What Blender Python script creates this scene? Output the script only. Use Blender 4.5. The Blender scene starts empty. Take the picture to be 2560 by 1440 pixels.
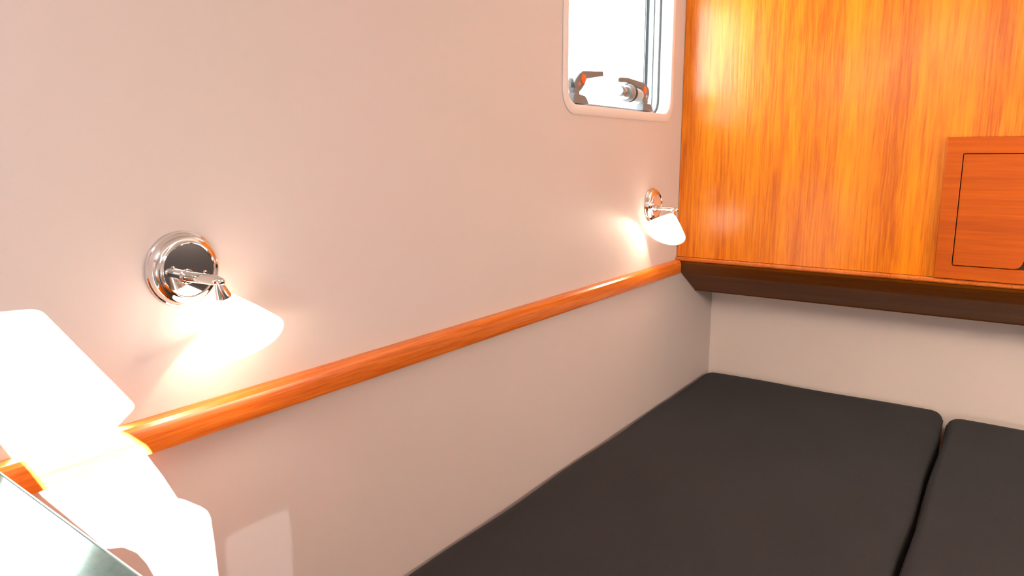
import bpy, bmesh, math, random
from mathutils import Vector, Matrix
PI = math.pi
C = bpy.context.scene.collection
S = bpy.context.scene

# ---------------------------------------------------------------- camera
cam_d = bpy.data.cameras.new('camera'); cam = bpy.data.objects.new('camera', cam_d); C.objects.link(cam)
cam_d.sensor_fit = 'HORIZONTAL'; cam_d.sensor_width = 36.0; cam_d.lens = 36.0 * 1800 / 2560
cam_d.clip_start = 0.01; cam_d.clip_end = 100
r = Vector((0.8162, 0.5778, -0.0034)); u = Vector((-0.1021, 0.1499, 0.9834)); f = Vector((-0.5687, 0.8023, -0.1813))
m = Matrix((r, u, -f)).transposed().to_4x4(); m.translation = Vector((0.9831, -2.3910, 0.3517))
cam.matrix_world = m
S.camera = cam

# ---------------------------------------------------------------- light
W = bpy.data.worlds.new('daylight'); S.world = W; W.use_nodes = True
bg = W.node_tree.nodes['Background']; bg.inputs[0].default_value = (0.90, 0.97, 1.0, 1); bg.inputs[1].default_value = 9.0
SUN_DIR = Vector((-0.93, 0.08, -0.34)).normalized()
sd = bpy.data.lights.new('sun', 'SUN'); sd.energy = 110; sd.angle = math.radians(0.2); sd.color = (1.0, 0.97, 0.92)
sun = bpy.data.objects.new('sun', sd); C.objects.link(sun)
sun.rotation_euler = SUN_DIR.to_track_quat('-Z', 'Y').to_euler()
def portal(name, loc, d, sx, sy):
    l = bpy.data.lights.new(name, 'AREA'); l.shape = 'RECTANGLE'; l.size = sx; l.size_y = sy
    l.cycles.is_portal = True
    o = bpy.data.objects.new(name, l); C.objects.link(o); o.location = loc
    o.rotation_euler = Vector(d).to_track_quat('-Z', 'Y').to_euler()
portal('window_portal', (-0.11, -0.4325, 0.705), (1, 0, 0), 0.70, 0.50)
portal('added_hatch_portal', (0.575, -2.95, 1.07), (0, 0, -1), 0.45, 0.60)  # guides daylight through the hatch added behind the camera
VS = S.view_settings
VS.view_transform = 'Standard'; VS.look = 'None'; VS.gamma = 1; VS.use_curve_mapping = False
VS.exposure = 0.92

# ---------------------------------------------------------------- helpers
def obj(name, bm, mat, parent=None, smooth=False, bevel=0, seg=2, loc=None, angle=40):
    if isinstance(bm, bpy.types.Mesh): me = bm
    else:
        bmesh.ops.recalc_face_normals(bm, faces=bm.faces)
        me = bpy.data.meshes.new(name); bm.to_mesh(me); bm.free()
    o = bpy.data.objects.new(name, me); C.objects.link(o)
    if mat and not me.materials: me.materials.append(mat)
    if parent: o.parent = parent
    if loc: o.location = loc
    if bevel:
        md = o.modifiers.new('bevel', 'BEVEL'); md.width = bevel; md.segments = seg; md.limit_method = 'ANGLE'
        md.angle_limit = math.radians(35); md.use_clamp_overlap = True
        smooth = True
    if smooth:
        for p in me.polygons: p.use_smooth = True
        try: me.set_sharp_from_angle(angle=math.radians(angle))
        except Exception: pass
    return o
def tag(o, label=None, cat=None, group=None, kind=None):
    if label: o['label'] = label
    if cat: o['category'] = cat
    if group: o['group'] = group
    if kind: o['kind'] = kind
    return o
def empty(name, loc, label, cat, group=None):
    o = bpy.data.objects.new(name, None); C.objects.link(o); o.location = loc; o.empty_display_size = 0.03
    return tag(o, label, cat, group)
def struct(o, label=None, cat=None):
    o['kind'] = 'structure'
    return tag(o, label, cat)
def box(x0, x1, y0, y1, z0, z1, bm=None):
    bm = bm or bmesh.new()
    v = [bm.verts.new((x, y, z)) for x in (x0, x1) for y in (y0, y1) for z in (z0, z1)]
    for a in ((0,1,3,2),(4,6,7,5),(0,4,5,1),(2,3,7,6),(0,2,6,4),(1,5,7,3)): bm.faces.new([v[i] for i in a])
    return bm
def rrect(a0, a1, b0, b1, rad, n=8):
    pts = []
    for cx, cy, s in ((a1-rad, b1-rad, 0), (a0+rad, b1-rad, 1), (a0+rad, b0+rad, 2), (a1-rad, b0+rad, 3)):
        for i in range(n+1):
            t = (s + i/n) * PI/2; pts.append((cx + rad*math.cos(t), cy + rad*math.sin(t)))
    return pts
def to3(plane, p, h):
    a, b = p
    return {'x': (h, a, b), 'y': (a, h, b), 'z': (a, b, h)}[plane]
def prism(pts, plane, h0, h1, bm=None):
    bm = bm or bmesh.new()
    A = [bm.verts.new(to3(plane, p, h0)) for p in pts]; B = [bm.verts.new(to3(plane, p, h1)) for p in pts]
    n = len(pts); bm.faces.new(A[::-1]); bm.faces.new(B)
    for i in range(n): bm.faces.new((A[i], A[(i+1)%n], B[(i+1)%n], B[i]))
    return bm
def holed(outer, holes, plane, h0, h1):
    """flat slab with openings"""
    bm = bmesh.new()
    for h in (h0, h1):
        es = []
        for loop in [outer] + holes:
            vs = [bm.verts.new(to3(plane, p, h)) for p in loop]
            es += [bm.edges.new((vs[i], vs[(i+1) % len(vs)])) for i in range(len(vs))]
        bmesh.ops.triangle_fill(bm, use_beauty=True, use_dissolve=False, edges=es)
    bm.verts.ensure_lookup_table()
    off = sum(len(l) for l in [outer] + holes); k = 0
    for loop in [outer] + holes:
        n = len(loop)
        for i in range(n):
            a, b = k+i, k+(i+1) % n
            bm.faces.new((bm.verts[a], bm.verts[b], bm.verts[b+off], bm.verts[a+off]))
        k += n
    return bm
def rings(loops, plane, close_first=False, close_last=False):
    """skin consecutive loops: each (pts, height)"""
    bm = bmesh.new(); prev = None; first = None
    for pts, h in loops:
        cur = [bm.verts.new(to3(plane, p, h)) for p in pts]
        if prev:
            n = len(cur)
            for i in range(n): bm.faces.new((prev[i], prev[(i+1)%n], cur[(i+1)%n], cur[i]))
        else: first = cur
        prev = cur
    if close_first: bm.faces.new(first[::-1])
    if close_last: bm.faces.new(prev)
    return bm
def lathe(profile, axis=(0,0,1), origin=(0,0,0), n=64, bm=None):
    """profile: (radius, height along axis)"""
    bm = bm or bmesh.new()
    q = Vector((0,0,1)).rotation_difference(Vector(axis).normalized()); o = Vector(origin); prev = None
    for rr, h in profile:
        if rr < 1e-6: cur = [bm.verts.new(o + q @ Vector((0,0,h)))]
        else: cur = [bm.verts.new(o + q @ Vector((rr*math.cos(2*PI*i/n), rr*math.sin(2*PI*i/n), h))) for i in range(n)]
        if prev:
            if len(prev) == 1 and len(cur) > 1:
                for i in range(n): bm.faces.new((prev[0], cur[i], cur[(i+1)%n]))
            elif len(cur) == 1 and len(prev) > 1:
                for i in range(n): bm.faces.new((prev[i], cur[0], prev[(i+1)%n]))
            elif len(cur) > 1:
                for i in range(n): bm.faces.new((prev[i], cur[i], cur[(i+1)%n], prev[(i+1)%n]))
        prev = cur
    return bm

# ---------------------------------------------------------------- materials
def mat(name):
    mt = bpy.data.materials.new(name); mt.use_nodes = True
    nt = mt.node_tree; b = nt.nodes['Principled BSDF']
    return mt, nt, b
def N(nt, t, **kw):
    n = nt.nodes.new(t)
    for k, v in kw.items():
        if k in n.inputs: n.inputs[k].default_value = v
        else: setattr(n, k, v)
    return n
def coords(nt, scale):
    tc = N(nt, 'ShaderNodeTexCoord'); mp = N(nt, 'ShaderNodeMapping'); mp.inputs['Scale'].default_value = scale
    nt.links.new(tc.outputs['Object'], mp.inputs['Vector']); return mp
def plain(name, col, rough=0.5, metal=0.0, bump=0.0, bscale=400, var=0.0, vscale=3, coat=0):
    mt, nt, b = mat(name); L = nt.links.new
    b.inputs['Base Color'].default_value = (*col, 1); b.inputs['Roughness'].default_value = rough; b.inputs['Metallic'].default_value = metal
    b.inputs['Coat Weight'].default_value = coat
    mp = coords(nt, (1, 1, 1))
    if var:
        ns = N(nt, 'ShaderNodeTexNoise', Scale=vscale, Detail=4.0); L(mp.outputs[0], ns.inputs['Vector'])
        rp = N(nt, 'ShaderNodeMix', data_type='RGBA')
        L(ns.outputs['Fac'], rp.inputs['Factor'])
        rp.inputs['A'].default_value = (*[c*(1-var) for c in col], 1); rp.inputs['B'].default_value = (*[min(1, c*(1+var)) for c in col], 1)
        L(rp.outputs['Result'], b.inputs['Base Color'])
    if bump:
        n2 = N(nt, 'ShaderNodeTexNoise', Scale=bscale, Detail=3.0); L(mp.outputs[0], n2.inputs['Vector'])
        bp = N(nt, 'ShaderNodeBump', Strength=bump, Distance=0.001); L(n2.outputs['Fac'], bp.inputs['Height'])
        L(bp.outputs[0], b.inputs['Normal'])
    return mt
def wood(name, axis, dark, mid, light, rough=0.28, wav=0.0, bump=0.12, fine=1.0, spec=0.5, coat=0.0):
    """teak / mahogany grain running along one axis"""
    mt, nt, b = mat(name); L = nt.links.new
    sc = [1, 1, 1]; sc['xyz'.index(axis)] = 0.035
    mp = coords(nt, tuple(sc))
    vec = mp.outputs[0]
    if wav:                                        # gentle wander of the grain
        tc = N(nt, 'ShaderNodeTexCoord')
        nw = N(nt, 'ShaderNodeTexNoise', Scale=3.0, Detail=1.0); L(tc.outputs['Object'], nw.inputs['Vector'])
        sb = N(nt, 'ShaderNodeVectorMath', operation='SUBTRACT'); sb.inputs[1].default_value = (.5, .5, .5); L(nw.outputs['Color'], sb.inputs[0])
        ms = N(nt, 'ShaderNodeVectorMath', operation='MULTIPLY'); ms.inputs[1].default_value = tuple(0 if a == axis else wav for a in 'xyz'); L(sb.outputs[0], ms.inputs[0])
        ad = N(nt, 'ShaderNodeVectorMath', operation='ADD'); L(vec, ad.inputs[0]); L(ms.outputs[0], ad.inputs[1]); vec = ad.outputs[0]
    n1 = N(nt, 'ShaderNodeTexNoise', Scale=16.0*fine, Detail=3.0, Roughness=0.6); L(vec, n1.inputs['Vector'])
    n2 = N(nt, 'ShaderNodeTexNoise', Scale=170.0*fine, Detail=3.0, Roughness=0.7); L(vec, n2.inputs['Vector'])
    mx = N(nt, 'ShaderNodeMath', operation='MULTIPLY_ADD'); L(n2.outputs['Fac'], mx.inputs[0]); mx.inputs[1].default_value = 0.55
    m2 = N(nt, 'ShaderNodeMath', operation='MULTIPLY'); L(n1.outputs['Fac'], m2.inputs[0]); m2.inputs[1].default_value = 0.5
    L(m2.outputs[0], mx.inputs[2])
    cr = N(nt, 'ShaderNodeValToRGB'); e = cr.color_ramp.elements
    e[0].position = 0.40; e[0].color = (*dark, 1); e[1].position = 0.66; e[1].color = (*light, 1)
    k = e.new(0.52); k.color = (*mid, 1)
    L(mx.outputs[0], cr.inputs[0]); L(cr.outputs[0], b.inputs['Base Color'])
    bp = N(nt, 'ShaderNodeBump', Strength=bump, Distance=0.001); L(mx.outputs[0], bp.inputs['Height']); L(bp.outputs[0], b.inputs['Normal'])
    b.inputs['Roughness'].default_value = rough; b.inputs['Specular IOR Level'].default_value = spec
    b.inputs['Coat Weight'].default_value = coat; b.inputs['Coat Roughness'].default_value = 0.22
    if coat: L(bp.outputs[0], b.inputs['Coat Normal'])
    return mt
M_wall = plain('wall_vinyl', (0.545, 0.455, 0.422), 0.55, bump=0.08, bscale=260, var=0.015)
M_wall2 = plain('backrest_vinyl', (0.86, 0.72, 0.63), 0.6, bump=0.25, bscale=420, var=0.03, vscale=6)
M_ceil = plain('ceiling_vinyl', (0.82, 0.80, 0.76), 0.6, bump=0.1)
M_floor = wood('floor_teak', 'y', (0.10, 0.04, 0.015), (0.2, 0.09, 0.03), (0.3, 0.14, 0.05))
D, Mi, Lt = (0.50, 0.100, 0.000), (0.72, 0.185, 0.000), (0.88, 0.290, 0.002)
M_veneer = wood('teak_veneer', 'z', D, Mi, Lt, rough=0.38, wav=0.010, bump=0.45, coat=0.8, spec=0.10)
M_railw = wood('teak_rail', 'y', (0.46, 0.095, 0.010), (0.60, 0.145, 0.018), (0.70, 0.19, 0.026), rough=0.26, bump=0.08)
M_cabw = wood('teak_horizontal', 'x', (0.38, 0.062, 0.000), (0.46, 0.078, 0.000), (0.54, 0.100, 0.000), spec=0.22, rough=0.42, bump=0.08, fine=0.6)
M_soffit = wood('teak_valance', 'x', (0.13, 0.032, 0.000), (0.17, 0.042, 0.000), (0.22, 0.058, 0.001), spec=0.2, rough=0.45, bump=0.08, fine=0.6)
M_cavity_shade = plain('cavity_shade', (0.05, 0.016, 0.005), 0.8)  # shade of the locker cavity, put into the colour
M_chrome = plain('chrome', (0.74, 0.72, 0.70), 0.06, 1.0)
M_edge = plain('pale_edge', (0.8, 0.84, 0.82), 0.3)
M_white = plain('white_plastic', (0.64, 0.56, 0.53), 0.4)
M_alu = plain('satin_aluminium', (0.28, 0.31, 0.33), 0.35, 0.6)
M_satin = plain('satin_grey_metal', (0.30, 0.32, 0.33), 0.3, 0.5)
M_seal = plain('rubber_seal', (0.03, 0.035, 0.035), 0.6)
M_grey = plain('grey_handle', (0.15, 0.145, 0.15), 0.42, bump=0.05)
M_lgrey = plain('light_grey_plastic', (0.42, 0.46, 0.48), 0.35)
M_orange = plain('orange_button', (0.85, 0.12, 0.012), 0.4)
def m_fabric():
    mt, nt, b = mat('charcoal_fabric'); L = nt.links.new
    mp = coords(nt, (1, 1, 1))
    n1 = N(nt, 'ShaderNodeTexNoise', Scale=320.0, Detail=4.0, Roughness=0.7); L(mp.outputs[0], n1.inputs['Vector'])
    n2 = N(nt, 'ShaderNodeTexNoise', Scale=5.0, Detail=3.0); L(mp.outputs[0], n2.inputs['Vector'])
    w1 = N(nt, 'ShaderNodeTexWave', Scale=230.0, wave_type='BANDS', bands_direction='X'); L(mp.outputs[0], w1.inputs['Vector'])
    w2 = N(nt, 'ShaderNodeTexWave', Scale=230.0, wave_type='BANDS', bands_direction='Y'); L(mp.outputs[0], w2.inputs['Vector'])
    a = N(nt, 'ShaderNodeMath', operation='MULTIPLY'); L(w1.outputs['Fac'], a.inputs[0]); L(w2.outputs['Fac'], a.inputs[1])
    c = N(nt, 'ShaderNodeMath', operation='ADD'); L(a.outputs[0], c.inputs[0]); L(n1.outputs['Fac'], c.inputs[1])
    cr = N(nt, 'ShaderNodeValToRGB'); e = cr.color_ramp.elements
    e[0].position = 0.35; e[0].color = (0.011, 0.0098, 0.0105, 1); e[1].position = 1.1 if False else 1.0; e[1].color = (0.029, 0.0265, 0.028, 1)
    L(c.outputs[0], cr.inputs[0])
    mx = N(nt, 'ShaderNodeMix', data_type='RGBA', blend_type='MULTIPLY'); mx.inputs['Factor'].default_value = 0.35
    L(cr.outputs[0], mx.inputs['A']); L(n2.outputs['Fac'], mx.inputs['B']); L(mx.outputs['Result'], b.inputs['Base Color'])
    bp = N(nt, 'ShaderNodeBump', Strength=0.35, Distance=0.001); L(c.outputs[0], bp.inputs['Height']); L(bp.outputs[0], b.inputs['Normal'])
    b.inputs['Roughness'].default_value = 0.85; b.inputs['Specular IOR Level'].default_value = 0.25; b.inputs['Sheen Weight'].default_value = 0.05; b.inputs['Sheen Roughness'].default_value = 0.4
    return mt
M_fab = m_fabric()
M_backrest = plain('grey_backrest_fabric', (0.11, 0.11, 0.12), 0.9, bump=0.2, bscale=300)
def m_glass():
    mt = bpy.data.materials.new('clear_pane'); mt.use_nodes = True; nt = mt.node_tree; nt.nodes.clear(); L = nt.links.new
    t = N(nt, 'ShaderNodeBsdfTransparent'); t.inputs[0].default_value = (0.93, 0.96, 0.96, 1)
    g = N(nt, 'ShaderNodeBsdfGlossy', Roughness=0.03); lw = N(nt, 'ShaderNodeLayerWeight'); pw = N(nt, 'ShaderNodeMath', operation='POWER'); L(lw.outputs['Facing'], pw.inputs[0]); pw.inputs[1].default_value = 5.0
    fr = N(nt, 'ShaderNodeMath', operation='MULTIPLY_ADD'); L(pw.outputs[0], fr.inputs[0]); fr.inputs[1].default_value = 0.9; fr.inputs[2].default_value = 0.05
    mx = N(nt, 'ShaderNodeMixShader'); L(fr.outputs[0], mx.inputs[0]); L(t.outputs[0], mx.inputs[1]); L(g.outputs[0], mx.inputs[2])
    o = N(nt, 'ShaderNodeOutputMaterial'); L(mx.outputs[0], o.inputs[0]); return mt
M_glass = m_glass()
def m_weak_sun():  # tint that cuts the sun down to a faint patch
    mt = bpy.data.materials.new('weak_sun_tint'); mt.use_nodes = True; nt = mt.node_tree; nt.nodes.clear()
    t = N(nt, 'ShaderNodeBsdfTransparent'); t.inputs[0].default_value = (0.055, 0.062, 0.065, 1)
    o = N(nt, 'ShaderNodeOutputMaterial'); nt.links.new(t.outputs[0], o.inputs[0]); return mt
M_weak_sun = m_weak_sun()
def m_shade():
    mt, nt, b = mat('lit_opal_glass'); L = nt.links.new
    b.inputs['Base Color'].default_value = (0.85, 0.80, 0.72, 1); b.inputs['Roughness'].default_value = 0.25
    b.inputs['Emission Color'].default_value = (1.0, 0.83, 0.66, 1); b.inputs['Emission Strength'].default_value = 3.0
    return mt
M_shade = m_shade()
M_bulb, nt_, b_ = mat('lit_bulb'); b_.inputs['Emission Color'].default_value = (1.0, 0.80, 0.60, 1); b_.inputs['Emission Strength'].default_value = 230
def m_counter():
    mt, nt, b = mat('satin_counter'); L = nt.links.new
    mp = coords(nt, (1, 1, 1))
    n = N(nt, 'ShaderNodeTexNoise', Scale=90.0, Detail=5.0, Roughness=0.8); L(mp.outputs[0], n.inputs['Vector'])
    cr = N(nt, 'ShaderNodeValToRGB'); e = cr.color_ramp.elements
    e[0].position = .35; e[0].color = (0.17, 0.33, 0.33, 1); e[1].position = .7; e[1].color = (0.28, 0.45, 0.45, 1)
    L(n.outputs['Fac'], cr.inputs[0]); L(cr.outputs[0], b.inputs['Base Color'])
    b.inputs['Metallic'].default_value = 0.9; b.inputs['Roughness'].default_value = 0.13
    bp = N(nt, 'ShaderNodeBump', Strength=0.05, Distance=0.001); L(n.outputs['Fac'], bp.inputs['Height']); L(bp.outputs[0], b.inputs['Normal'])
    return mt
M_counter = m_counter()
M_diff3, nt_, b_ = mat('cool_fill_glow'); b_.inputs['Emission Color'].default_value = (0.86, 0.96, 1.0, 1); b_.inputs['Emission Strength'].default_value = 30  # glow of the added rear fill
M_diff2, nt_, b_ = mat('warm_fill_glow'); b_.inputs['Emission Color'].default_value = (1, .83, .66, 1); b_.inputs['Emission Strength'].default_value = 42  # glow of the added fill on the opposite wall
M_diff, nt_, b_ = mat('ceiling_fill_glow'); b_.inputs['Emission Color'].default_value = (1, .84, .70, 1); b_.inputs['Emission Strength'].default_value = 1.9  # glow of the added ceiling fill

# ---------------------------------------------------------------- room shell
X1, Y0, YB, ZF, ZC = 2.05, -3.6, 0.38, -0.98, 1.05
win_hole = rrect(-0.757, -0.108, 0.482, 0.935, 0.045)
o = obj('wall_left', holed([(Y0, ZF), (YB+0.03, ZF), (YB+0.03, ZC), (Y0, ZC)], [win_hole], 'x', -0.045, 0.0), M_wall)
struct(o, 'white vinyl cabin side wall with the window and both reading lamps', 'wall')
# lower wall behind the berth
struct(obj('wall_back', box(0, X1, YB, YB+0.03, ZF, ZC), M_wall2), 'beige vinyl wall behind the berth under the wooden valance', 'wall')
struct(obj('wall_rear', box(0, X1, Y0-0.03, Y0, ZF, ZC), M_wall), 'white cabin wall behind the counter', 'wall')
struct(obj('floor', box(0, X1, Y0, YB, ZF-0.03, ZF), M_floor), 'teak cabin floor', 'floor')
# outline of the sun patch wanted on the left wall
patch = [(-2.175, 0.185), (-2.0597, 0.1677), (-2.0264, 0.1652), (-2.0173, 0.1612), (-2.0123, 0.1544), (-1.9190, 0.0146), (-1.9176, 0.0100), (-1.9211, 0.0057),
         (-1.9499, -0.0138), (-1.9150, -0.052), (-1.8860, -0.110), (-1.8687, -0.150), (-1.8598, -0.155), (-1.833, -0.1784), (-1.8242, -0.188), (-1.8200, -0.2006), (-1.8175, -0.240), (-1.8130, -0.37),
         (-1.895, -0.37), (-1.899, -0.300), (-1.905, -0.262), (-1.9172, -0.2266), (-1.930, -0.2025), (-1.9486, -0.1845), (-1.9707, -0.1764), (-1.9902, -0.146), (-2.0384, -0.0714), (-2.064, -0.013), (-2.085, 0.035)]
def up(p):                                          # where a sunbeam to a point of the left wall crosses the opposite wall
    t = X1 / -SUN_DIR.x
    return (p[0] - SUN_DIR.y * t, p[1] - SUN_DIR.z * t)
sun_hole = [up(p) for p in patch]  # unseen opening, shaped so the sun lands exactly in the patch outline
weak = [up(p) for p in rrect(-1.797, -1.672, -0.42, -0.243, 0.015)]  # second opening, added for the faint patch of sun
struct(obj('wall_right', holed([(Y0, ZF), (YB, ZF), (YB, ZC), (Y0, ZC)], [sun_hole, weak], 'x', X1, X1+0.003), M_wall), 'white cabin wall opposite the reading lamps', 'wall')
struct(obj('weak_sun_pane', prism(weak, 'x', X1+0.0005, X1+0.0025), M_weak_sun), 'added unseen tinted pane that throws a faint sun patch', 'window')  # unseen tinted pane, added to weaken the sun here
struct(obj('ceiling', holed([(0, Y0), (X1, Y0), (X1, YB), (0, YB)], [rrect(0.35, 0.80, -3.25, -2.65, 0.05)], 'z', ZC, ZC+0.01), M_ceil), 'white vinyl headliner', 'ceiling')  # hatch opening added to bring cool daylight onto the left wall

cl = empty('ceiling_fill', (1.70, -1.25, ZC), 'added unseen fill strip along the cabin ceiling', 'fill light')  # unseen fill strip, added to light the side wall evenly
obj('housing', box(-0.20, 0.20, -1.1, 1.1, -0.012, -0.0005), M_white, cl, bevel=0.004)
obj('glow_panel', box(-0.18, 0.18, -1.08, 1.08, -0.030, -0.0125), M_diff, cl, bevel=0.006)
wl = empty('wall_fill', (1.78, Y0, -0.08), 'added unseen cool fill panel on the rear cabin wall', 'wall light')  # unseen cool fill, added to brighten the wall under the valance
obj('back_plate', box(-0.22, 0.22, 0.001, 0.012, -0.10, 0.10), M_chrome, wl, bevel=0.004)
obj('glow_panel', box(-0.20, 0.20, 0.0125, 0.045, -0.085, 0.085), M_diff3, wl, bevel=0.01, seg=3)
wl = empty('wall_fill', (X1, -0.62, 0.25), 'added unseen warm fill panel on the opposite cabin wall', 'wall light')  # unseen warm fill, added to lift the berth end of the cabin
obj('back_plate', box(-0.012, -0.001, -0.22, 0.22, -0.10, 0.10), M_chrome, wl, bevel=0.004)
obj('glow_panel', box(-0.045, -0.0125, -0.20, 0.20, -0.085, 0.085), M_diff2, wl, bevel=0.01, seg=3)
# wood veneer bulkhead and valance
wp = empty('wood_bulkhead', (0, 0, 0), 'glossy orange teak veneer bulkhead above the berth', 'panel')
obj('veneer_panel', box(0.0015, X1-0.002, 0, 0.018, 0.0005, ZC-0.001), M_veneer, wp)
va = empty('wooden_valance', (0, 0, -0.02), 'dark teak valance sloping back under the orange veneer bulkhead', 'trim')
prof = [(-0.0005, -0.0005), (-0.007, -0.002), (-0.0105, -0.006), (-0.0105, -0.011), (-0.007, -0.0155), (0.0, -0.0185), (0.044, -0.064), (0.182, -0.146), (0.188, -0.152), (0.379, -0.152), (0.379, -0.14), (0.19, -0.138), (0.019, -0.022), (0.019, -0.0205), (-0.0005, -0.0205)]
nose = [(-0.0005, -0.0005), (-0.007, -0.0015), (-0.0105, -0.005), (-0.0105, -0.0105), (-0.007, -0.0145), (-0.0005, -0.0155)]
def yz(pts, x0, x1):
    return prism(pts, 'x', x0, x1)
n_ = obj('nosing', yz([(y, z+0.020) for y, z in nose], 0.0015, X1-0.002), M_railw, va, smooth=True)
sf = [(-0.008, -0.0165), (0.044, -0.064), (0.182, -0.146), (0.188, -0.152), (0.378, -0.152), (0.378, -0.142), (0.19, -0.140), (0.019, -0.026), (0.019, -0.0205), (-0.006, -0.0205)]
sf = [(-0.009, -0.0160), (-0.004, -0.0245), (0.044, -0.064), (0.182, -0.146), (0.188, -0.152), (0.378, -0.152), (0.378, -0.142), (0.192, -0.140), (0.060, -0.061), (0.019, -0.024), (0.0, -0.0160)]
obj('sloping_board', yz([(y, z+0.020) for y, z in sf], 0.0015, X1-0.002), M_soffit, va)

# rail along the left wall
rp = [(0.0005, -0.0115), (0.010, -0.0115), (0.017, -0.0135), (0.0215, -0.0185), (0.0235, -0.026), (0.0235, -0.052), (0.0215, -0.0575), (0.017, -0.0595), (0.0005, -0.0595)]
bm = prism([(a, b) for a, b in rp], 'y', Y0+0.002, -0.012)
o = obj('wooden_rail', bm, M_railw, smooth=True, angle=25)
tag(o, 'long orange teak rail with rounded top on the white wall', 'rail')

# ---------------------------------------------------------------- window
wd = empty('window_1', (0, -0.4325, 0.482), 'rounded aluminium cabin window in the white wall near the corner', 'window'); wd['kind'] = 'structure'
def wr(d, rad): return rrect(-0.757-d+0.4325, -0.108+d+0.4325, 0.482-d-0.482, 0.935+d-0.482, rad)
obj('window_frame', rings([(wr(0.026, 0.062), 0.0), (wr(0.026, 0.062), 0.0025), (wr(0.0235, 0.060), 0.0045), (wr(0.003, 0.047), 0.0045), (wr(0.0, 0.045), 0.002), (wr(-0.001, 0.044), -0.037)], 'x'), M_white, wd, smooth=True)
obj('rubber_seal', rings([(wr(-0.001, 0.044), -0.037), (wr(-0.004, 0.041), -0.0375), (wr(-0.004, 0.041), -0.0405)], 'x'), M_seal, wd)
obj('aluminium_frame', rings([(wr(-0.004, 0.041), -0.0405), (wr(-0.007, 0.038), -0.042), (wr(-0.008, 0.037), -0.058), (wr(-0.013, 0.032), -0.059), (wr(-0.013, 0.032), -0.075), (wr(0.02, 0.05), -0.075), (wr(0.02, 0.05), -0.04)], 'x'), M_alu, wd, smooth=True)
wl_ = lambda d: [(a, b-0.045 if b < 0.2 else b) for a, b in wr(d, 0.034)]
lid = obj('lid_seal', rings([(wl_(-0.006), -0.078), (wl_(-0.017), -0.078), (wl_(-0.017), -0.084), (wl_(-0.006), -0.084)], 'x'), M_seal, wd)
tag(lid, 'dark seal of the window lid')
obj('lid_frame', rings([(wl_(-0.022), -0.082), (wl_(-0.030), -0.082), (wl_(-0.030), -0.087), (wl_(-0.022), -0.087)], 'x'), M_satin, wd)
obj('pane', prism(wr(-0.004, 0.04), 'x', -0.094, -0.088), M_glass, wd)

def P(pts): return [(y + 0.4325, z - 0.482) for y, z in pts]
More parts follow.
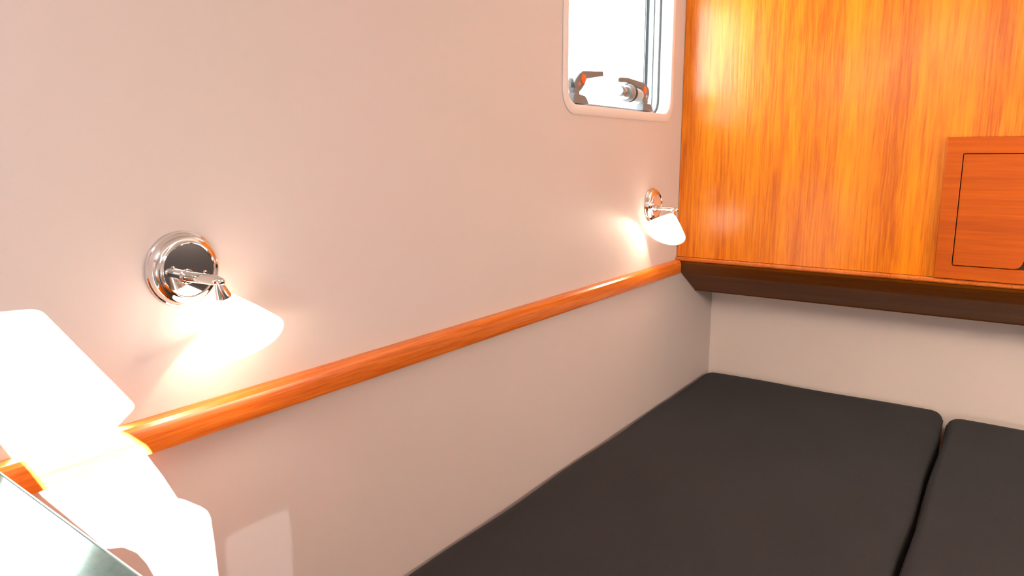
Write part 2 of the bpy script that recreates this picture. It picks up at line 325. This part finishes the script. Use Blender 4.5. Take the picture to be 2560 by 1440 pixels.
# left dog handle
def handle(side):
    if side == 0:
        t = empty('window_handle', (-0.03, -0.66, 0.484), 'grey window lever with orange button at the left of the window sill', 'handle', None)
        base = [(-0.700, 0.487), (-0.613, 0.487), (-0.622, 0.500), (-0.634, 0.509), (-0.652, 0.511), (-0.690, 0.515)]
        neck = [(-0.688, 0.512), (-0.655, 0.508), (-0.656, 0.524), (-0.688, 0.528)]
        body = [(-0.671, 0.522), (-0.655, 0.519), (-0.645, 0.523), (-0.628, 0.537), (-0.619, 0.548), (-0.614, 0.556), (-0.5196, 0.5703), (-0.5226, 0.5842), (-0.637, 0.5745), (-0.6535, 0.566), (-0.670, 0.553), (-0.678, 0.541), (-0.676, 0.529)]
        barrel = ((-0.030, -0.690, 0.538), (-1, -0.35, 0), 0.016, 0.05)
        btn = (-0.6355, 0.5545); piv = (-0.6555, 0.5395)
        xs = (-0.037, -0.023)
    else:
        t = empty('window_handle', (-0.03, -0.235, 0.484), 'grey window lever with orange button at the right of the window sill', 'handle', None)
        base = [(-0.272, 0.487), (-0.196, 0.487), (-0.206, 0.502), (-0.222, 0.510), (-0.268, 0.510)]
        neck = [(-0.262, 0.508), (-0.228, 0.508), (-0.226, 0.522), (-0.262, 0.522)]
        body = [(-0.255, 0.518), (-0.236, 0.516), (-0.220, 0.524), (-0.211, 0.540), (-0.2135, 0.556), (-0.2297, 0.566), (-0.252, 0.5735), (-0.366, 0.5795), (-0.415, 0.5765), (-0.424, 0.572), (-0.423, 0.564), (-0.414, 0.5625), (-0.366, 0.5655), (-0.272, 0.553), (-0.262, 0.543)]
        barrel = None
        btn = (-0.2495, 0.5505); piv = (-0.233, 0.532)
        xs = (-0.036, -0.024)
    bx, by, bz = t.location
    loc = lambda pts: [(y-by, z-bz) for y, z in pts]
    X = lambda v: v - bx
    obj('base', prism(loc(base), 'x', X(-0.042), X(-0.016)), M_grey, t, bevel=0.002)
    obj('neck', prism(loc(neck), 'x', X(-0.036), X(-0.022)), M_lgrey if side == 0 and False else M_grey, t, bevel=0.001)
    lv = obj('lever', prism(loc(body), 'x', X(xs[0]), X(xs[1])), M_grey, t, bevel=0.0025, seg=3)
    ob = obj('release_button', lathe([(0, 0.004), (0.006, 0.0036), (0.0095, 0.002), (0.010, -0.004), (0, -0.004)], (1, 0, 0), (X(xs[1]), btn[0]-by, btn[1]-bz), 24), M_orange, t, smooth=True)
    tag(ob, 'orange button'); 
    # stretch the button into an upright oval
    for v in ob.data.vertices: v.co.z = (v.co.z-(btn[1]-bz))*1.25 + (btn[1]-bz); v.co.y = (v.co.y-(btn[0]-by))*0.9*(1.35 if side else 1.35) + (btn[0]-by)
    pv = obj('pivot_pin', lathe([(0, 0.0015), (0.004, 0.0012), (0.0055, 0.0), (0.0055, -0.002)], (1, 0, 0), (X(xs[1]), piv[0]-by, piv[1]-bz), 20), M_orange if side == 0 else M_lgrey, t, smooth=True)
    br = obj('barrel', lathe([(0, 0.0), (0.016, 0.0), (0.018, 0.002), (0.018, 0.045), (0.0, 0.045)], (-1, 0, 0), (X(-0.036), (-0.675 if side == 0 else -0.245)-by, (0.5375 if side == 0 else 0.535)-bz), 32), M_lgrey, t, smooth=True)
    tag(br, 'light grey barrel')
    return t
handle(0); handle(1)
# round knob that clamps the lid, left of the right lever
kb = empty('clamp_knob', (-0.032, -0.275, 0.533), 'round chrome and grey knob on the glass beside the right window lever', 'knob')
ka = Vector((0.06, -1.0, 0.03)).normalized()
obj('barrel', lathe([(0.0, 0.0), (0.018, 0.0), (0.0205, 0.012), (0.0205, 0.062), (0.017, 0.068), (0.0, 0.068)], ka, (0, 0, 0), 40), M_lgrey, kb, smooth=True)
obj('ring', lathe([(0.018, 0.066), (0.0265, 0.068), (0.0265, 0.078), (0.018, 0.080)], ka, (0, 0, 0), 40), M_seal, kb, smooth=True)
obj('flange', lathe([(0.0, 0.080), (0.0255, 0.080), (0.0265, 0.083), (0.0265, 0.097), (0.021, 0.106), (0.0, 0.106)], ka, (0, 0, 0), 40), M_satin, kb, smooth=True)
obj('nut', lathe([(0.0, 0.106), (0.017, 0.106), (0.017, 0.128), (0.0, 0.128)], ka, (0, 0, 0), 6), M_chrome, kb, bevel=0.001)
obj('tip', lathe([(0.0, 0.128), (0.0145, 0.128), (0.0145, 0.146), (0.012, 0.149), (0.0, 0.149)], ka, (0, 0, 0), 24), M_satin, kb, smooth=True)

# ---------------------------------------------------------------- cabinet on the bulkhead
cb = empty('teak_cabinet', (0.79, 0, -0.003), 'square teak locker front with a framed door on the veneer bulkhead', 'cabinet')
cx, cz = 0.79, -0.003
sq = lambda x0, x1, z0, z1: [(x0-cx, z0-cz), (x1-cx, z0-cz), (x1-cx, z1-cz), (x0-cx, z1-cz)]
door_rect = rrect(0.8315-cx, 1.1865-cx, 0.0385-cz, 0.3525-cz, 0.004, 3)
obj('frame', holed(sq(0.790, 1.230, 0.0005, 0.397), [door_rect], 'y', -0.014, 0.0), M_cabw, cb, bevel=0.0015)
obj('backing', prism(sq(0.822, 1.20, 0.028, 0.362), 'y', -0.0015, -0.0003), M_cavity_shade, cb)  # dark sheet standing in for the shade inside the locker
# door with a finger scoop in its lower edge
x0, x1, z0, z1 = 0.8337, 1.1843, 0.0407, 0.3503
dp = [(x0, z1), (x0, z0), (0.975, z0)]
for i in range(1, 9):
    t = i/8*PI/2; dp.append((0.975 + 0.022*math.sin(t), z0 + 0.022*(1-math.cos(t))))
for i in range(0, 9):
    t = i/8*PI/2; dp.append((1.043 - 0.022*math.cos(t) + 0.0, z0 + 0.022 - 0.022*math.sin(t)))
dp += [(x1, z0), (x1, z1)]
dp = [(a-cx, b-cz) for a, b in dp]
dr = obj('door', prism(dp, 'y', -0.0155, -0.002), M_cabw, cb, bevel=0.0015)

# ---------------------------------------------------------------- berth
def cushion_bm(x0, x1, y0, y1, z0, z1, rad, wob, seed):
    """soft box: rounded edges, slight crown and wandering sides"""
    rnd = random.Random(seed); ph = [rnd.uniform(0, 6.28) for _ in range(6)]
    nx, ny = 60, 90; n = 5
    bm = bmesh.new()
    def shape(a, b, inset, z):
        # a, b in 0..1 around
        return a, b, z
    rows = []
    # a top grid, then bands that curl over the edge
    def pt(u_, v_, k):
        # superellipse outline for rounded plan corners
        x = x0 + (x1-x0)*u_; y = y0 + (y1-y0)*v_
        return x, y
    def edge_round(t, L):                           # distance from the border -> drop
        return 0
    us = [0, .0015, .004, .009, .016, .026, .04] + [0.04 + 0.92*i/44 for i in range(1, 44)] + [.96, .974, .984, .991, .996, .9985, 1]
    vs = us
    Lx, Ly = x1-x0, y1-y0
    grid = []
    for v_ in vs:
        row = []
        for u_ in us:
            dx = min(u_, 1-u_)*Lx; dy = min(v_, 1-v_)*Ly
            cr = 0.045                                  # plan corner radius
            x = x0 + u_*Lx; y = y0 + v_*Ly
            if dx < cr and dy < cr:
                gx, gy = (cr-dx), (cr-dy); mxg = max(gx, gy); hyp = math.hypot(gx, gy)
                if hyp > 0:
                    s = mxg/hyp
                    gx2, gy2 = gx*s, gy*s
                    x += (gx-gx2)*(1 if u_ < .5 else -1); y += (gy-gy2)*(1 if v_ < .5 else -1)
                d = cr - mxg
            else: d = min(dx, dy)
            z = z1
            if d < rad: z -= rad - math.sqrt(max(0, rad*rad - (rad-d)**2))
            z += 0.004*math.exp(-((d-0.05)/0.03)**2) * 0.0 + wob*0.5*(math.sin(x*9+ph[0])*math.sin(y*7+ph[1]) + 0.6*math.sin(x*17+y*13+ph[2])) * min(1, d/0.05)
            wf = max(0, 1-dx/0.06); wg = max(0, 1-dy/0.06)
            x += wf*wob*0.9*math.sin(y*11+ph[3])*(1 if True else 0); y += wg*wob*0.9*math.sin(x*10+ph[4])
            row.append(bm.verts.new((x, y, z)))
        grid.append(row)
    for j in range(len(vs)-1):
        for i in range(len(us)-1): bm.faces.new((grid[j][i], grid[j][i+1], grid[j+1][i+1], grid[j+1][i]))
    rim = [grid[0][i] for i in range(len(us))] + [grid[j][-1] for j in range(1, len(vs))] + [grid[-1][i] for i in range(len(us)-2, -1, -1)] + [grid[j][0] for j in range(len(vs)-2, 0, -1)]
    low = [bm.verts.new((v.co.x, v.co.y, z0)) for v in rim]; k = len(rim)
    for i in range(k): bm.faces.new((rim[i], low[i], low[(i+1)%k], rim[(i+1)%k]))
    bm.faces.new(low)
    loop = [Vector((v.co.x, v.co.y, z1-rad)) for v in rim]
    return bm, loop
def tube(pts, rad, n=8, closed=True):
    bm = bmesh.new(); k = len(pts); rs = []
    for i, p in enumerate(pts):
        t = (pts[(i+1)%k] - pts[i-1]).normalized(); s = t.cross(Vector((0,0,1))).normalized(); q = s.cross(t)
        rs.append([bm.verts.new(p + rad*(math.cos(2*PI*j/n)*s + math.sin(2*PI*j/n)*q)) for j in range(n)])
    for i in range(k):
        a, b = rs[i], rs[(i+1)%k]
        for j in range(n): bm.faces.new((a[j], a[(j+1)%n], b[(j+1)%n], b[j]))
    return bm
def cushion(x0, x1, y0, y1, label, seed, wob):
    t = empty('berth_cushion', ((x0+x1)/2, (y0+y1)/2, -0.625), label, 'cushion')
    bm, loop = cushion_bm(x0-(x0+x1)/2, x1-(x0+x1)/2, y0-(y0+y1)/2, y1-(y0+y1)/2, 0, 0.120, 0.026, wob, seed)
    obj('cover', bm, M_fab, t, smooth=True, angle=60)
    obj('piping', tube(loop, 0.0028), M_fab, t, smooth=True)
    return t
cushion(0.005, 0.835, -2.0, 0.358, 'large charcoal fabric berth cushion against the white wall', 3, 0.0035)
cushion(0.851, X1-0.11, -2.0, 0.315, 'charcoal fabric berth cushion to the right of the seam', 8, 0.0025)
o = obj('berth_box', box(0.001, X1-0.001, -2.05, YB-0.001, ZF+0.001, -0.6255), M_cabw)
tag(o, 'wooden berth box under the charcoal cushions', 'berth')

bk = empty('backrest_cushion', (X1-0.055, -1.15, -0.625), 'unseen grey backrest cushion added for the lamp disc to mirror', 'cushion')  # out of view; put in to give the lamp discs a grey reflection
obj('cover', box(-0.05, 0.052, -1.1, 1.1, 0.0005, 0.72), M_backrest, bk, bevel=0.025, seg=4)

# ---------------------------------------------------------------- counter in the foreground
ct = empty('counter', (0.4, -2.35, -0.04), 'shiny grey metal counter top in the near left corner', 'counter')
cp = lambda pts: [(a-0.4, b+2.35) for a, b in pts]
obj('top', prism(cp([(0.0262, -2.60), (0.42, -2.60), (0.42, -2.1127), (0.0262, -2.0947)]), 'z', 0.0, 0.0295), M_counter, ct, bevel=0.0012)
obj('edge_strip', prism(cp([(0.0262, -2.0945), (0.42, -2.1125), (0.42, -2.1109), (0.0262, -2.0929)]), 'z', 0.0, 0.0300), M_edge, ct)
obj('cabinet_body', box(-0.373, 0.40, -0.249, 0.225, -0.94+0.001, -0.0005), M_cabw, ct)

# ---------------------------------------------------------------- reading lamps
def lamp(y, dz, J, ax, label, tag_y):
    t = empty('reading_lamp', (0, y, 0.192), label, 'lamp', None)
    o = (0, 0, 0); J = Vector(J) - Vector((0, y, 0.192)); ax = Vector(ax).normalized()
    obj('wall_plate', lathe([(0.0, 0.0005), (0.0550, 0.0005), (0.0553, 0.002), (0.0545, 0.004), (0.0525, 0.005), (0.0518, 0.0065), (0.0515, 0.0095), (0.0500, 0.0135), (0.0470, 0.0165), (0.0440, 0.0178), (0.0420, 0.0182), (0.0408, 0.0190), (0.0400, 0.0203), (0.0392, 0.0208), (0.0384, 0.0200), (0.0380, 0.0180)], (1, 0, 0), o, 96), M_chrome, t, smooth=True, angle=30)
    obj('mirror_disc', lathe([(0.0380, 0.0175), (0.0375, 0.0184), (0.0, 0.0190)], (1, 0, 0), o, 96), M_chrome, t, smooth=True)
    for s in (-1, 1):
        obj('screw', lathe([(0.0, 0.0022), (0.0022, 0.0018), (0.0030, 0.0)], (1, 0, 0), (0.0188, s*0.024, -0.006*s), 16), M_chrome, t, smooth=True)
    # arm stands off the disc and carries the joint
    A = Vector((0.018, -0.004, -0.009)); d = (J - A); Ln = d.length
    obj('collar', lathe([(0.0105, 0.0), (0.0105, 0.003), (0.009, 0.0045), (0.0, 0.0045)], (1, 0, 0), A, 32), M_chrome, t, smooth=True, angle=30)
    obj('arm', lathe([(0.0, 0), (0.0074, 0), (0.0074, Ln-0.004), (0.0066, Ln), (0.0045, Ln+0.002), (0, Ln+0.002)], d, A, 32), M_chrome, t, smooth=True, angle=30)
    obj('joint', lathe([(0.006*math.sin(PI*i/12), -0.006*math.cos(PI*i/12)) for i in range(13)], (0, 0, 1), J + Vector((0.007, 0, -0.001)), 24), M_chrome, t, smooth=True)
    Jc = J + Vector((0.004, 0, -0.002))
    sh = J + ax*0.0
    obj('shade_holder', lathe([(0.0, 0.002), (0.0048, 0.002), (0.0060, 0.006), (0.0112, 0.0245), (0.0112, 0.0265), (0.0, 0.0265)], ax, sh, 32), M_chrome, t, smooth=True, angle=30)
    # opal glass cone
    LL, RR, H0 = 0.0921, 0.0649, 0.0250
    pr = [(0.0060, H0), (0.0105, H0+0.0008), (0.0140, H0+0.0035)]
    for i in range(1, 11):
        k = i/10; pr.append((0.0140 + (RR-0.0015-0.0140)*k + 0.0012*math.sin(PI*k), H0+0.0035 + (LL-0.002-H0-0.0035)*k))
    pr += [(RR, LL), (RR-0.0006, LL+0.0012), (RR-0.0016, LL+0.0008)]
    for i in range(9, -1, -1):
        k = i/10; pr.append((0.0140 + (RR-0.0015-0.0140)*k + 0.0012*math.sin(PI*k) - 0.0018, H0+0.0035 + (LL-0.002-H0-0.0035)*k + 0.0012))
    pr += [(0.0060, H0+0.003)]
    shd = obj('shade', lathe(pr, ax, sh, 96), M_shade, t, smooth=True, angle=50)
    tag(shd, 'lit white opal glass cone shade')
    obj('socket', lathe([(0.0, 0.026), (0.0075, 0.026), (0.0075, 0.046), (0.005, 0.0495), (0.0, 0.0495)], ax, sh, 24), M_white, t, smooth=True)
    obj('bulb', lathe([(0.0, 0.0500), (0.0045, 0.0502), (0.0056, 0.0520), (0.0058, 0.0610), (0.0045, 0.0650), (0.0, 0.0668)], ax, sh, 24), M_bulb, t, smooth=True)
    return t
lamp(-1.828, 0, (0.0787, -1.8231, 0.1819), (-0.0638, 0.3261, -0.9432), 'chrome wall reading lamp with lit white glass shade, large in the foreground', 0)
lamp(-0.225, 0, (0.0787, -0.2193, 0.1810), (-0.0376, -0.6712, -0.7404), 'small chrome reading lamp with lit white glass shade in the far corner', 0)
